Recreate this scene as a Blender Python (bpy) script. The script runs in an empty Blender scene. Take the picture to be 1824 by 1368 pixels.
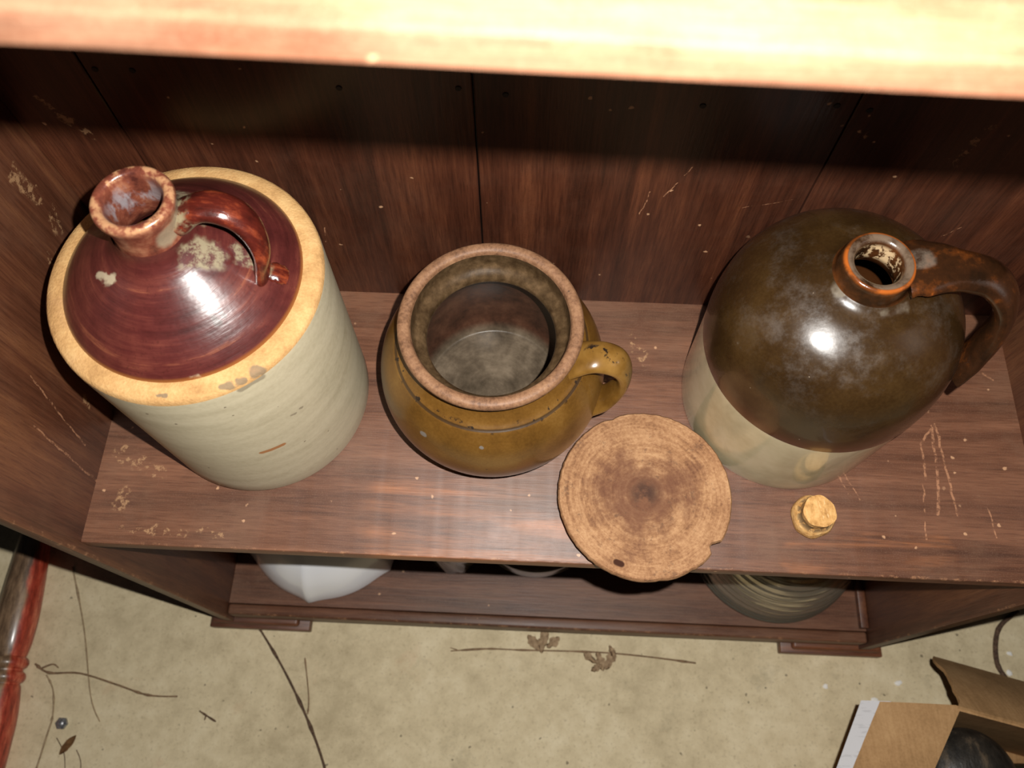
import bpy, bmesh, math, random
from mathutils import Vector, Matrix
random.seed(7)
scene = bpy.context.scene
COL = scene.collection
PI = math.pi

# ------------------------------------------------------------------ camera
F_PX = 1467.3
CAM = Vector((-0.0325, -0.1306, 0.6458))
YAW, PITCH, ROLL = -0.0467, 1.1590, -0.003
fwd = Vector((math.sin(YAW)*math.cos(PITCH), math.cos(YAW)*math.cos(PITCH), -math.sin(PITCH)))
rt = Vector((math.cos(YAW), -math.sin(YAW), 0)); up = rt.cross(fwd)
RIGHT = rt*math.cos(ROLL) + up*math.sin(ROLL)
UP = -rt*math.sin(ROLL) + up*math.cos(ROLL)
cd = bpy.data.cameras.new('camera'); cam = bpy.data.objects.new('camera', cd); COL.objects.link(cam)
cd.sensor_width = 36; cd.lens = F_PX*36/1824; cd.clip_start = 0.01
M = Matrix((RIGHT, UP, -fwd)).transposed().to_4x4(); M.translation = CAM; cam.matrix_world = M
cd.dof.use_dof = True; cd.dof.focus_distance = 0.60; cd.dof.aperture_fstop = 9.0
scene.camera = cam

# ------------------------------------------------------------------ world, lights, exposure
w = bpy.data.worlds.new('world'); scene.world = w; w.use_nodes = True
w.node_tree.nodes['Background'].inputs[0].default_value = (0.9, 0.92, 1.0, 1)
w.node_tree.nodes['Background'].inputs[1].default_value = 0.008

def lamp(name, loc, power, radius, color=(1, 1, 1)):
    l = bpy.data.lights.new(name, 'POINT'); l.energy = power; l.shadow_soft_size = radius; l.color = color
    o = bpy.data.objects.new(name, l); COL.objects.link(o); o.location = loc
    return o
# the phone's flash, beside its lens
lamp('phone_flash_offscreen', CAM + UP*0.0255 + RIGHT*0.034, 28.0, 0.0035, (1.0, 0.97, 0.92))
scene.view_settings.view_transform = 'Standard'; scene.view_settings.look = 'None'
scene.view_settings.gamma = 1.0; scene.view_settings.use_curve_mapping = False
scene.view_settings.exposure = 0.0

# ------------------------------------------------------------------ material helpers
def S(r, g, b):                                   # 8-bit sRGB to linear
    f = lambda c: (c/255/12.92) if c/255 <= .04045 else ((c/255+.055)/1.055)**2.4
    return (f(r), f(g), f(b), 1.0)

class Mat:
    def __init__(s, name, rough=.5, spec=.5):
        s.m = bpy.data.materials.new(name); s.m.use_nodes = True; s.t = s.m.node_tree
        s.b = s.t.nodes['Principled BSDF']; s.b.inputs['Roughness'].default_value = rough
        s.b.inputs['Specular IOR Level'].default_value = spec
        s.tc = s.t.nodes.new('ShaderNodeTexCoord')
        s.P = s.tc.outputs['Object']
    def n(s, typ, **kw):
        x = s.t.nodes.new(typ)
        for k, v in kw.items(): setattr(x, k, v)
        return x
    def put(s, sock, v):
        if isinstance(v, bpy.types.NodeSocket): s.t.links.new(v, sock)
        elif v is not None: sock.default_value = v
    def math(s, op, a, b=None, c=None, clamp=False):
        x = s.n('ShaderNodeMath', operation=op, use_clamp=clamp)
        s.put(x.inputs[0], a); s.put(x.inputs[1], b); s.put(x.inputs[2], c); return x.outputs[0]
    def vm(s, op, a, b=None, scale=None):
        x = s.n('ShaderNodeVectorMath', operation=op)
        s.put(x.inputs[0], a); s.put(x.inputs[1], b)
        if scale is not None: s.put(x.inputs['Scale'], scale)
        return x.outputs['Value'] if op in ('DOT_PRODUCT', 'LENGTH', 'DISTANCE') else x.outputs['Vector']
    def mapv(s, v, sc): return s.vm('MULTIPLY', v, sc)
    def noise(s, v, scale=1.0, detail=4, rough=.55, dist=0.0):
        x = s.n('ShaderNodeTexNoise'); s.put(x.inputs['Vector'], v)
        x.inputs['Scale'].default_value = scale; x.inputs['Detail'].default_value = detail
        x.inputs['Roughness'].default_value = rough; x.inputs['Distortion'].default_value = dist
        return x.outputs['Fac']
    def ncol(s, v, scale=1.0, detail=3):
        x = s.n('ShaderNodeTexNoise'); s.put(x.inputs['Vector'], v)
        x.inputs['Scale'].default_value = scale; x.inputs['Detail'].default_value = detail
        return x.outputs['Color']
    def step(s, v, a, b):                         # smooth 0..1 between a and b
        x = s.n('ShaderNodeMapRange', interpolation_type='SMOOTHSTEP')
        s.put(x.inputs[0], v); x.inputs[1].default_value = a; x.inputs[2].default_value = b
        return x.outputs[0]
    def ramp(s, f, stops):
        x = s.n('ShaderNodeValToRGB'); s.put(x.inputs[0], f); e = x.color_ramp.elements
        while len(e) < len(stops): e.new(.5)
        for k, (p, c) in zip(e, stops): k.position = p; k.color = c
        return x.outputs[0]
    def mix(s, f, a, b, blend='MIX'):
        x = s.n('ShaderNodeMix', data_type='RGBA', blend_type=blend)
        s.put(x.inputs[0], f); s.put(x.inputs[6], a); s.put(x.inputs[7], b); return x.outputs[2]
    def xyz(s, v):
        x = s.n('ShaderNodeSeparateXYZ'); s.put(x.inputs[0], v); return x.outputs
    def comb(s, a, b, c):
        x = s.n('ShaderNodeCombineXYZ')
        for i, v in enumerate((a, b, c)): s.put(x.inputs[i], v)
        return x.outputs[0]
    def specks(s, v, scale, size, keep):          # sparse random dots
        x = s.n('ShaderNodeTexVoronoi'); s.put(x.inputs['Vector'], v); x.inputs['Scale'].default_value = scale
        r = s.xyz(x.outputs['Color'])[0]
        return s.math('MULTIPLY', s.step(x.outputs['Distance'], size, size*.5), s.step(r, keep+.02, keep))
    def marks(s, segs, v=None, wob=0.0, wscale=60):   # worn or stained spots: distance to short segments
        v = v if v is not None else s.P
        if wob:
            nz = s.vm('SUBTRACT', s.ncol(v, wscale), (.5, .5, .5)); v = s.vm('ADD', v, s.vm('SCALE', nz, scale=wob))
        out = None
        for a, b, r in segs:
            a = Vector(a); b = Vector(b); ba = b-a; L = max(ba.length_squared, 1e-10)
            pa = s.vm('SUBTRACT', v, tuple(a))
            h = s.math('MULTIPLY', s.vm('DOT_PRODUCT', pa, tuple(ba)), 1.0/L, clamp=True)
            q = s.vm('LENGTH', s.vm('SUBTRACT', pa, s.vm('SCALE', tuple(ba), scale=h)))
            m = s.step(q, r, r*.55)
            out = m if out is None else s.math('MAXIMUM', out, m)
        return out
    def color(s, c): s.put(s.b.inputs['Base Color'], c)
    def rough(s, v): s.put(s.b.inputs['Roughness'], v)
    def bump(s, h, strength=.3, dist=.001):
        x = s.n('ShaderNodeBump'); s.put(x.inputs['Height'], h); x.inputs['Strength'].default_value = strength
        x.inputs['Distance'].default_value = dist; s.t.links.new(x.outputs[0], s.b.inputs['Normal'])
    def coat(s, wgt, r): s.b.inputs['Coat Weight'].default_value = wgt; s.b.inputs['Coat Roughness'].default_value = r

def wood(name, axis, dark, mid, light, rough=.45, dust=.25, dustc=S(125, 100, 90), scr=None, edge=None, stain=None, speck=.10, orange=None):
    m = Mat(name, rough, .45)
    sc = [1, 1, 1]; sc[axis] = .06
    v = m.mapv(m.P, tuple(sc))
    a = m.noise(v, 45, 6, .6, .6); f = m.noise(v, 420, 3, .6); big = m.noise(m.mapv(m.P, tuple(.35 if i == axis else 1 for i in range(3))), 9, 3)
    t = m.math('ADD', m.math('MULTIPLY', a, .55), m.math('ADD', m.math('MULTIPLY', f, .25), m.math('MULTIPLY', big, .25)))
    c = m.ramp(t, [(.38, dark), (.52, mid), (.68, light)])
    if orange:
        c = m.mix(m.math('MULTIPLY', m.marks(orange, wob=.05, wscale=14), m.math('MULTIPLY', m.step(a, .40, .66), .6)), c, S(182, 112, 64))
    d = m.noise(m.P, 11, 6, .7)
    c = m.mix(m.math('MULTIPLY', m.step(d, .42, .66), dust), c, dustc)
    fd = m.noise(m.P, 900, 2)
    c = m.mix(m.math('MULTIPLY', m.step(fd, .5, .72), .4), c, dustc if dust > .2 else mid)
    c = m.mix(m.math('MULTIPLY', m.step(m.noise(v, 900, 2), .5, .68), .35), c, dark)
    sp = m.specks(m.vm('ADD', m.P, m.vm('SCALE', m.ncol(m.P, 200), scale=.004)), 75, .13, speck)
    c = m.mix(m.math('MULTIPLY', sp, .75), c, S(205, 160, 122))
    if stain: c = m.mix(m.math('MULTIPLY', m.marks(stain, wob=.02, wscale=90), m.math('MULTIPLY', m.step(m.noise(m.P, 170, 5, .7), .5, .6), .6)), c, S(186, 146, 106))
    if scr: c = m.mix(m.math('MULTIPLY', m.marks(scr, wob=.005, wscale=70), m.math('MULTIPLY', m.step(m.noise(m.P, 260, 4, .7), .38, .6), .5)), c, S(205, 150, 112))
    if edge: c = m.mix(m.math('MULTIPLY', m.marks(edge, wob=.003, wscale=160), m.math('MULTIPLY', m.step(m.noise(m.P, 95, 6, .75), .52, .66), .6)), c, S(176, 128, 92))
    m.color(c)
    m.rough(m.math('ADD', rough-.08, m.math('MULTIPLY', d, .25)))
    m.bump(m.math('ADD', f, m.math('MULTIPLY', a, 1.5)), .25, .0006)
    return m.m

# ------------------------------------------------------------------ mesh helpers
def spl(pts, n=8):
    P = [Vector(p) for p in pts]; out = []
    for i in range(len(P)-1):
        p0 = P[max(i-1, 0)]; p1 = P[i]; p2 = P[i+1]; p3 = P[min(i+2, len(P)-1)]
        for k in range(n):
            t = k/n
            out.append(.5*((2*p1)+(p2-p0)*t+(2*p0-5*p1+4*p2-p3)*t*t+(3*p1-p0-3*p2+p3)*t**3))
    out.append(P[-1]); return out

def finish(name, me, mat, parent=None, loc=(0, 0, 0), smooth=None, **props):
    if smooth is not None:
        me.shade_smooth(); me.set_sharp_from_angle(angle=math.radians(smooth))
    if mat: me.materials.append(mat)
    o = bpy.data.objects.new(name, me); COL.objects.link(o); o.location = loc
    if parent: o.parent = parent
    for k, v in props.items(): o[k] = v
    return o

def pymesh(name, vs, fs):
    me = bpy.data.meshes.new(name); me.from_pydata([tuple(v) for v in vs], [], fs); me.update(); return me

def thing(name, label, cat, loc=(0, 0, 0), group=None):
    o = bpy.data.objects.new(name, None); COL.objects.link(o); o.location = loc; o.empty_display_size = .05
    o['label'] = label; o['category'] = cat
    if group: o['group'] = group
    return o

def lathe_data(prof, n=72, rfun=None):
    vs, fs = [], []
    m = len(prof)
    for j, (r, z) in enumerate(prof):
        for i in range(n):
            a = 2*PI*i/n; rr = r*(rfun(a, z) if rfun else 1)
            vs.append((rr*math.cos(a), rr*math.sin(a), z))
    for j in range(m-1):
        for i in range(n):
            k = (i+1) % n; fs.append((j*n+i, j*n+k, (j+1)*n+k, (j+1)*n+i))
    return vs, fs
def lathe(name, prof, mat, parent=None, loc=(0, 0, 0), n=72, cap0=True, cap1=False, smooth=40, rfun=None, **props):
    prof = [(p[0], p[1]) for p in prof]
    vs, fs = lathe_data(prof, n, rfun)
    if cap0: fs.append(tuple(reversed(range(n))))
    if cap1: fs.append(tuple(range((len(prof)-1)*n, len(prof)*n)))
    return finish(name, pymesh(name, vs, fs), mat, parent, loc, smooth, **props)

def box(name, lo, hi, mat, parent=None, bevel=.001, org=None, seg=2, jitter=0, cuts=0, **props):
    """box given in world coordinates; org = world origin of the object (its parent's place)"""
    org = Vector(org) if org is not None else Vector((0, 0, 0))
    lo = Vector(lo)-org; hi = Vector(hi)-org
    bm = bmesh.new(); bmesh.ops.create_cube(bm, size=1)
    for v in bm.verts: v.co = Vector([lo[i]+(v.co[i]+.5)*(hi[i]-lo[i]) for i in range(3)])
    if bevel: bmesh.ops.bevel(bm, geom=list(bm.edges), offset=bevel, segments=seg, affect='EDGES', profile=.5)
    bmesh.ops.recalc_face_normals(bm, faces=bm.faces)
    me = bpy.data.meshes.new(name); bm.to_mesh(me); bm.free()
    return finish(name, me, mat, parent, (0, 0, 0), 35 if bevel else None, **props)

def strap_data(path, binorm, wid, thk, n=20, per=6, seed=0, lump=0.0):
    """elliptical section swept along a path; wid(t) along binorm, thk(t) across"""
    P = spl(path, per); B = Vector(binorm).normalized(); vs, fs = [], []
    rnd = random.Random(seed); ph = [rnd.uniform(0, 6) for _ in range(4)]
    for j, p in enumerate(P):
        t = j/(len(P)-1)
        d = (P[min(j+1, len(P)-1)]-P[max(j-1, 0)]).normalized()
        N = B.cross(d).normalized(); b2 = d.cross(N).normalized()
        for i in range(n):
            a = 2*PI*i/n
            l = 1+lump*(math.sin(5*t*PI+ph[0]+2*a)+.6*math.sin(11*t*PI+ph[1]+a))
            vs.append(p+b2*(wid(t)/2*l*math.cos(a))+N*(thk(t)/2*l*math.sin(a)))
    for j in range(len(P)-1):
        for i in range(n):
            k = (i+1) % n; fs.append((j*n+i, j*n+k, (j+1)*n+k, (j+1)*n+i))
    fs.append(tuple(reversed(range(n)))); fs.append(tuple(range((len(P)-1)*n, len(P)*n)))
    return vs, fs

def lerp_table(tab):
    def f(t):
        for (a, va), (b, vb) in zip(tab, tab[1:]):
            if t <= b: return va+(vb-va)*(t-a)/(b-a)
        return tab[-1][1]
    return f

# ------------------------------------------------------------------ the setting: floor
FZ = -.42
m = Mat('concrete_floor', .75, .25)
a = m.noise(m.P, 5, 6, .65); b_ = m.noise(m.P, 38, 5, .7); f_ = m.noise(m.P, 260, 3, .6)
c = m.ramp(m.math('ADD', m.math('MULTIPLY', a, .5), m.math('MULTIPLY', b_, .5)), [(.34, S(196, 179, 144)), (.5, S(222, 205, 168)), (.66, S(240, 225, 190))])
c = m.mix(m.math('MULTIPLY', m.step(f_, .54, .74), .4), c, S(164, 146, 114))
c = m.mix(m.math('MULTIPLY', m.step(m.noise(m.P, 17, 6, .75), .58, .72), .35), c, S(166, 154, 126))
c = m.mix(m.math('MULTIPLY', m.step(m.noise(m.P, 9, 6, .7, .4), .6, .74), .3), c, S(208, 166, 128))
c = m.mix(m.math('MULTIPLY', m.specks(m.vm('ADD', m.P, m.vm('SCALE', m.ncol(m.P, 150), scale=.006)), 60, .12, .22), .7), c, S(88, 76, 60))
c = m.mix(m.math('MULTIPLY', m.specks(m.P, 34, .045, .3), .8), c, S(50, 44, 38))
c = m.mix(.7, c, c)
c = m.mix(m.math('MULTIPLY', m.marks([((.056, -.09, 0), (.052, -.098, 0), .006), ((-.030, -.112, 0), (-.02, -.135, 0), .007), ((.432, .022, 0), (.45, .014, 0), .006), ((-.05, -.145, 0), (-.052, -.15, 0), .004)], wob=.006), .7), c, S(120, 106, 90))
c = m.mix(m.math('MULTIPLY', m.marks([((-.56, .012, 0), (-.525, -.02, 0), .005), ((-.52, -.125, 0), (-.515, -.14, 0), .004), ((-.43, .03, 0), (-.36, -.05, 0), .006)], wob=.02), .45), c, S(190, 120, 84))
c = m.mix(m.math('MULTIPLY', m.marks([((-.28, -.16, 0), (-.20, -.10, 0), .0012), ((-.24, -.06, 0), (-.16, -.058, 0), .001), ((-.50, -.14, 0), (-.36, -.18, 0), .0016)], wob=.006, wscale=20), .5), c, S(112, 96, 74))
m.color(c); m.bump(m.math('ADD', b_, f_), .3, .001)
me = pymesh('floor', [(-3, -3, FZ), (3, -3, FZ), (3, 3, FZ), (-3, 3, FZ)], [(0, 1, 2, 3)])
finish('floor', me, m.m, kind='structure')

# ------------------------------------------------------------------ bookcase
HW, D, HB = .380, .2355, .365            # inner half width, inner depth, middle to bottom shelf
PT = .012                                 # panel thickness
BO = Vector((0, .115, FZ))
def L(x, y, z): return tuple(Vector((x, y, z))-BO)
bookcase = thing('bookcase', 'dark red-brown stained wooden bookcase standing on the concrete floor', 'bookcase', BO)
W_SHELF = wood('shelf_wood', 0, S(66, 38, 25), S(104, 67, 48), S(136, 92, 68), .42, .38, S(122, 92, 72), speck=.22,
    scr=[(L(.308, .128, 0), L(.296, .112, 0), .0012), (L(.296, .112, 0), L(.294, .078, 0), .0012), (L(.307, .128, 0), L(.304, .075, 0), .0014),
         (L(.304, .075, 0), L(.299, .053, 0), .0016), (L(.310, .13, 0), L(.315, .051, 0), .0012), (L(.292, .078, 0), L(.287, .032, 0), .0009),
         (L(.222, .086, 0), L(.230, .066, 0), .0010), (L(.227, .086, 0), L(.238, .062, 0), .0010), (L(.358, .179, 0), L(.366, .173, 0), .0012),
         (L(.34, .06, 0), L(.343, .035, 0), .0008)],
    edge=[(L(-.38, -.0, 0), L(.38, -.0, 0), .0026)],
    stain=[(L(.055, .2, 0), L(.068, .175, 0), .006), (L(-.33, .06, 0), L(-.365, .075, 0), .008), (L(-.36, .03, 0), L(-.35, .045, 0), .006), (L(.03, .155, 0), L(.045, .165, 0), .003), (L(-.35, .012, 0), L(-.27, .012, 0), .004)],
    orange=[(L(-.13, .03, 0), L(.06, .012, 0), .045), (L(-.08, .05, 0), L(.02, .035, 0), .03), (L(.18, .01, 0), L(.3, .02, 0), .015)])
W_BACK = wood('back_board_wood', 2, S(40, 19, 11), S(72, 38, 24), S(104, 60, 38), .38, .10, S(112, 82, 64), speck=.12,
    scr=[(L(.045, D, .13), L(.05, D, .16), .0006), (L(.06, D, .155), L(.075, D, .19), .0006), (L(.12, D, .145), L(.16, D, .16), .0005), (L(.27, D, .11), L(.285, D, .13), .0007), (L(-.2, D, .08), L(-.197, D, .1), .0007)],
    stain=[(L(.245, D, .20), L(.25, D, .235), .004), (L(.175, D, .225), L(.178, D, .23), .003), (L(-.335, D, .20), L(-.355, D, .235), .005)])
W_SIDE = wood('side_panel_wood', 2, S(58, 30, 18), S(92, 54, 36), S(122, 78, 50), .4, .15, S(120, 92, 72), speck=.14,
    scr=[(L(-.38, .06, .1), L(-.38, .05, -.01), .0011), (L(-.38, .09, .12), L(-.38, .07, .03), .001)],
    edge=[(L(-.38, -.008, -.4), L(-.38, -.008, .4), .004), (L(.38, -.008, -.4), L(.38, -.008, .4), .003)],
    stain=[(L(-.38, .205, .17), L(-.38, .2, .2), .007), (L(-.38, .17, .12), L(-.38, .178, .14), .006), (L(-.38, .2, .14), L(-.38, .205, .15), .008), (L(-.38, .1, .04), L(-.38, .105, .05), .004), (L(-.38, .15, .1), L(-.38, .14, .08), .003)])
W_LOW = wood('bottom_shelf_wood', 0, S(66, 38, 25), S(104, 67, 48), S(136, 92, 68), .42, .38, S(122, 92, 72), speck=.08, edge=[(L(-.38, -.004, -HB), L(.38, -.004, -HB), .003)])
W_TOP = wood('upper_shelf_wood', 0, S(66, 38, 25), S(104, 67, 48), S(136, 92, 68), .42, .38, S(122, 92, 72), speck=.22)   # the middle shelf's wood, without its marks
TOPZ = .80
for s, nm in ((-1, 'side_panel'), (1, 'side_panel')):
    x0, x1 = sorted((s*HW, s*(HW+PT)))
    box(nm, (x0, -.008, -.40), (x1, D+.010, TOPZ), W_SIDE, bookcase, .0012, BO)
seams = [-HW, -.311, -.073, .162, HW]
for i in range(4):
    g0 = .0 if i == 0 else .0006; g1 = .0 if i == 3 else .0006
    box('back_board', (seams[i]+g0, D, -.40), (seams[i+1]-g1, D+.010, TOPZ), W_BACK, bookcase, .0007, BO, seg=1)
nail_m = Mat('nail_iron', .6, .4); nail_m.color(S(24, 16, 14))
for x, z in ((-.304, .262), (-.281, .262), (-.156, .253), (-.053, .252), (-.082, .256), (.069, .248), (.171, .249), (.15, .252)):
    vs, fs = lathe_data([(.0021, 0), (.0019, .0006), (.0008, .0007)], 10); fs.append(tuple(range(20, 30)))
    vs = [Vector((v[0]+x, D-v[2], v[1]+z))-BO for v in vs]
    finish('nail_head', pymesh('nail_head', vs, fs), nail_m.m, bookcase, (0, 0, 0), 40)
def shelf_board(name, y0, z0, z1, mat, wear, seed, tilt=0.0):
    """board with a slightly worn, uneven front edge"""
    rnd = random.Random(seed); n = 160; vs, fs = [], []
    for i in range(n+1):
        x = -HW+2*HW*i/n
        j = rnd.uniform(0, wear) if rnd.random() < .35 else rnd.uniform(0, wear*.25)
        r = .0012+j
        prof = [(D, z1), (y0+r, z1), (y0+r*.3, z1-r*.35), (y0+j*.2, z1-r), (y0, z0+.001), (y0+.001, z0), (D, z0)]
        vs += [Vector((x, y, z+tilt*(x+.038)))-BO for y, z in prof]
    k = 7
    for i in range(n):
        for q in range(k):
            fs.append((i*k+q, i*k+(q+1) % k, (i+1)*k+(q+1) % k, (i+1)*k+q))
    fs.append(tuple(reversed(range(k)))); fs.append(tuple(range(n*k, n*k+k)))
    me = pymesh(name, vs, fs); bm = bmesh.new(); bm.from_mesh(me); bmesh.ops.recalc_face_normals(bm, faces=bm.faces); bm.to_mesh(me); bm.free()
    return finish(name, me, mat, bookcase, (0, 0, 0), 30)
shelf_board('shelf', 0, -.014, 0, W_SHELF, .0012, 1)
shelf_board('shelf', 0, .5115, .5220, W_TOP, .0012, 2, -.027)
box('bottom_shelf', (-HW, .0095, -.385), (HW, D, -HB), W_LOW, bookcase, .0004, BO, seg=1)
box('front_rail', (-HW, -.004, -.396), (HW, .0090, -HB+.0004), W_LOW, bookcase, .003, BO, seg=3)
box('cleat', (HW-.009, .012, -HB), (HW, D, -HB+.009), W_SIDE, bookcase, .001, BO)
W_FOOT = wood('foot_wood', 0, S(58, 34, 24), S(92, 56, 40), S(140, 84, 50), .4, .2, speck=.1)
for s in (-1, 1):
    xs = sorted((s*.412, s*.289)); xi = sorted((s*.408, s*.301))
    ft = box('foot', (xs[0], -.0145, FZ), (xs[1], .10, -.4045), W_FOOT, bookcase, .0015, BO)
    bm_lo, bm_hi = (xi[0], -.0105, -.4055), (xi[1], .095, -.3945)
    box('foot_moulding', bm_lo, bm_hi, W_FOOT, ft, .004, BO, seg=4)
# rear supports so that the case stands level
for s in (-1, 1):
    xs = sorted((s*.412, s*.33)); box('rear_foot', (xs[0], .17, FZ), (xs[1], D+.01, -.3955), W_FOOT, bookcase, .0015, BO)

# ------------------------------------------------------------------ two-tone stoneware jug, red-brown shoulder
LJ = Vector((-.253, .133, 0))
jug1 = thing('stoneware_jug', 'tall cream stoneware jug with red-brown glazed shoulder and bare tan ledge', 'jug', LJ)
m = Mat('cream_glaze_aged', .42, .45)
st = m.noise(m.mapv(m.P, (1, 1, 5)), 16, 4, .55); f_ = m.noise(m.P, 320, 2)
c = m.ramp(m.math('ADD', m.math('MULTIPLY', st, .7), m.math('MULTIPLY', f_, .3)), [(.32, S(186, 175, 146)), (.5, S(200, 189, 160)), (.68, S(210, 199, 170))])
c = m.mix(m.math('MULTIPLY', m.specks(m.vm('ADD', m.P, m.vm('SCALE', m.ncol(m.P, 200), scale=.004)), 85, .12, .12), .8), c, S(96, 82, 64))
c = m.mix(m.math('MULTIPLY', m.step(m.noise(m.P, 24, 5, .7), .6, .74), .3), c, S(170, 150, 112))
c = m.mix(m.marks([((.0335, -.081, .0865), (.0465, -.0735, .0855), .0028)], wob=.003), c, S(176, 122, 78))
c = m.mix(m.math('MULTIPLY', m.marks([((.047, -.0742, .187), (.058, -.0665, .188), .0035), ((.06, -.064, .12), (.062, -.062, .118), .002), ((.065, -.058, .12), (.066, -.057, .119), .0015)], wob=.006), .8), c, S(140, 128, 108))
m.color(c); m.rough(m.math('ADD', .34, m.math('MULTIPLY', f_, .2))); m.bump(m.math('ADD', m.math('MULTIPLY', st, .35), m.math('MULTIPLY', f_, .2)), .2, .001)
lathe('body', [(.081, 0), (.0855, .002), (.0868, .006)] + [(.0868+.0012*t/12, .006+t*.178/12) for t in range(1, 12)] + [(.0880, .1845), (.0878, .1885)], m.m, jug1, n=96, label='cream glazed cylindrical body')
m = Mat('bare_tan_clay', .8, .2)
a = m.noise(m.P, 60, 5, .65); f_ = m.noise(m.P, 600, 2)
c = m.ramp(m.math('ADD', m.math('MULTIPLY', a, .75), m.math('MULTIPLY', f_, .25)), [(.34, S(166, 126, 80)), (.5, S(192, 150, 98)), (.66, S(208, 170, 116))])
c = m.mix(m.math('MULTIPLY', m.marks([((.0550, -.0640, .192), (.0590, -.0640, .192), .0042), ((.0385, -.0750, .192), (.0420, -.0745, .192), .0035), ((.046, -.0715, .192), (.05, -.071, .192), .0028), ((.0, -.083, .192), (.012, -.083, .192), .002)], wob=.007, wscale=120), .85), c, S(122, 106, 86))
c = m.mix(m.math('MULTIPLY', m.step(m.noise(m.P, 28, 5, .7), .56, .72), .4), c, S(176, 134, 98))
m.color(c); m.bump(m.math('ADD', a, f_), .5, .0008)
lathe('ledge', [(.0878, .1880), (.0872, .1912), (.0855, .1930), (.0810, .1943), (.0757, .1950), (.0745, .1950)], m.m, jug1, n=96, cap0=False, smooth=60, label='bare unglazed tan clay ledge')
m = Mat('red_brown_glaze', .28, .5)
X = m.xyz(m.P); r_ = m.vm('LENGTH', m.comb(X[0], X[1], 0.0))
wv = m.vm('ADD', m.comb(m.math('MULTIPLY', r_, 9.0), m.math('MULTIPLY', X[0], .5), m.math('MULTIPLY', X[1], .5)), m.vm('SCALE', m.ncol(m.P, 18), scale=.03))
ring = m.noise(wv, 26, 5, .65); big = m.noise(m.P, 28, 4, .6); f_ = m.noise(m.P, 500, 2)
c = m.ramp(m.math('ADD', m.math('MULTIPLY', ring, .5), m.math('MULTIPLY', big, .5)), [(.34, S(54, 21, 20)), (.5, S(80, 34, 31)), (.66, S(108, 54, 44))])
c = m.mix(m.math('MULTIPLY', m.step(ring, .6, .68), .22), c, S(170, 106, 70))
c = m.mix(m.math('MULTIPLY', m.step(f_, .55, .75), .4), c, S(52, 22, 18))
dirt = m.marks([((.024, -.014, .2406), (.034, -.008, .234), .011), ((.0226, .004, .256), (.021, .012, .248), .010), ((.044, .000, .222), (.0567, -.003, .213), .008), ((.05, .016, .222), (.0, .035, .232), .012)], wob=.022, wscale=70)
c = m.mix(m.math('MULTIPLY', dirt, m.math('MULTIPLY', m.step(m.noise(m.P, 120, 5, .7), .42, .58), .8)), c, S(142, 132, 104))
c = m.mix(m.math('MULTIPLY', m.marks([((-.036, -.022, .2296), (-.024, -.026, .231), .0045), ((.021, -.075, .197), (.026, -.074, .197), .004)], wob=.01, wscale=120), .8), c, S(186, 174, 146))
c = m.mix(m.math('MULTIPLY', m.marks([((.022, -.029, .2325), (.0235, -.031, .2315), .0026), ((.033, -.041, .2155), (.036, -.0435, .214), .0032), ((.0385, -.039, .215), (.037, -.036, .2165), .002)], wob=.006, wscale=160), .8), c, S(64, 50, 44))
edge = m.math('MULTIPLY', m.step(r_, .0735, .0750), .7)
c = m.mix(edge, c, S(150, 92, 44))
m.color(c); m.rough(m.math('ADD', .24, m.math('ADD', m.math('MULTIPLY', dirt, .4), m.math('MULTIPLY', big, .16)))); m.bump(m.math('ADD', m.math('MULTIPLY', ring, .6), m.math('MULTIPLY', big, 1.6)), .35, .0012)
m.coat(.2, .12)
GLZ1 = m.m
dome = spl([(.0755, .1945), (.0735, .1978), (.066, .2060), (.054, .2165), (.041, .2265), (.030, .2345), (.0240, .2425), (.0222, .250)], 6)
lathe('shoulder', dome, GLZ1, jug1, n=96, cap0=False, smooth=60, label='red-brown glazed domed shoulder')
m = Mat('red_brown_neck_glaze', .3, .5)
big = m.noise(m.P, 70, 5, .65); f_ = m.noise(m.P, 420, 2); X = m.xyz(m.P)
c = m.ramp(big, [(.32, S(70, 34, 28)), (.5, S(116, 62, 46)), (.68, S(156, 104, 78))])
c = m.mix(m.math('MULTIPLY', m.math('MULTIPLY', m.step(X[2], .2715, .2735), m.step(m.noise(m.P, 140, 4), .48, .62)), .7), c, S(188, 144, 104))
c = m.mix(m.math('MULTIPLY', m.marks([((.016, -.012, .258), (.023, .004, .262), .009)], wob=.012), .75), c, S(140, 130, 108))
ri = m.vm('LENGTH', m.comb(X[0], X[1], 0.0))
c = m.mix(m.math('MULTIPLY', m.step(ri, .0166, .0155), m.math('MULTIPLY', m.step(m.noise(m.mapv(m.P, (1, 1, .5)), 110, 4), .48, .6), .8)), c, S(150, 146, 150))
m.color(c); m.bump(m.math('ADD', big, m.math('MULTIPLY', f_, .3)), .5, .0012); m.coat(.3, .15)
neck = spl([(.0240, .2400), (.0214, .2480), (.0206, .2560), (.0216, .2640), (.0230, .2695), (.0231, .2725), (.0215, .2745), (.0185, .2745), (.0168, .2722), (.0160, .2660), (.0158, .2580), (.0162, .2480), (.0185, .2380), (.024, .2300)], 4)
lathe('inside', [(.0225, .2305), (.036, .222), (.064, .199), (.078, .185), (.080, .10), (.078, .012), (.070, .006), (.002, .006)], GLZ1, jug1, n=64, cap0=False, cap1=True, smooth=60)
lathe('neck', neck, m.m, jug1, n=64, cap0=False, smooth=60, label='short flared neck with chipped rim')
hp = [(.0180, .002, .2530), (.025, .004, .2575), (.034, .006, .2605), (.048, .006, .2565), (.0575, .002, .2450), (.0605, -.004, .2310), (.0580, -.008, .2175), (.0545, -.010, .2060)]
m = Mat('red_brown_handle_glaze', .22, .5)
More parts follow.
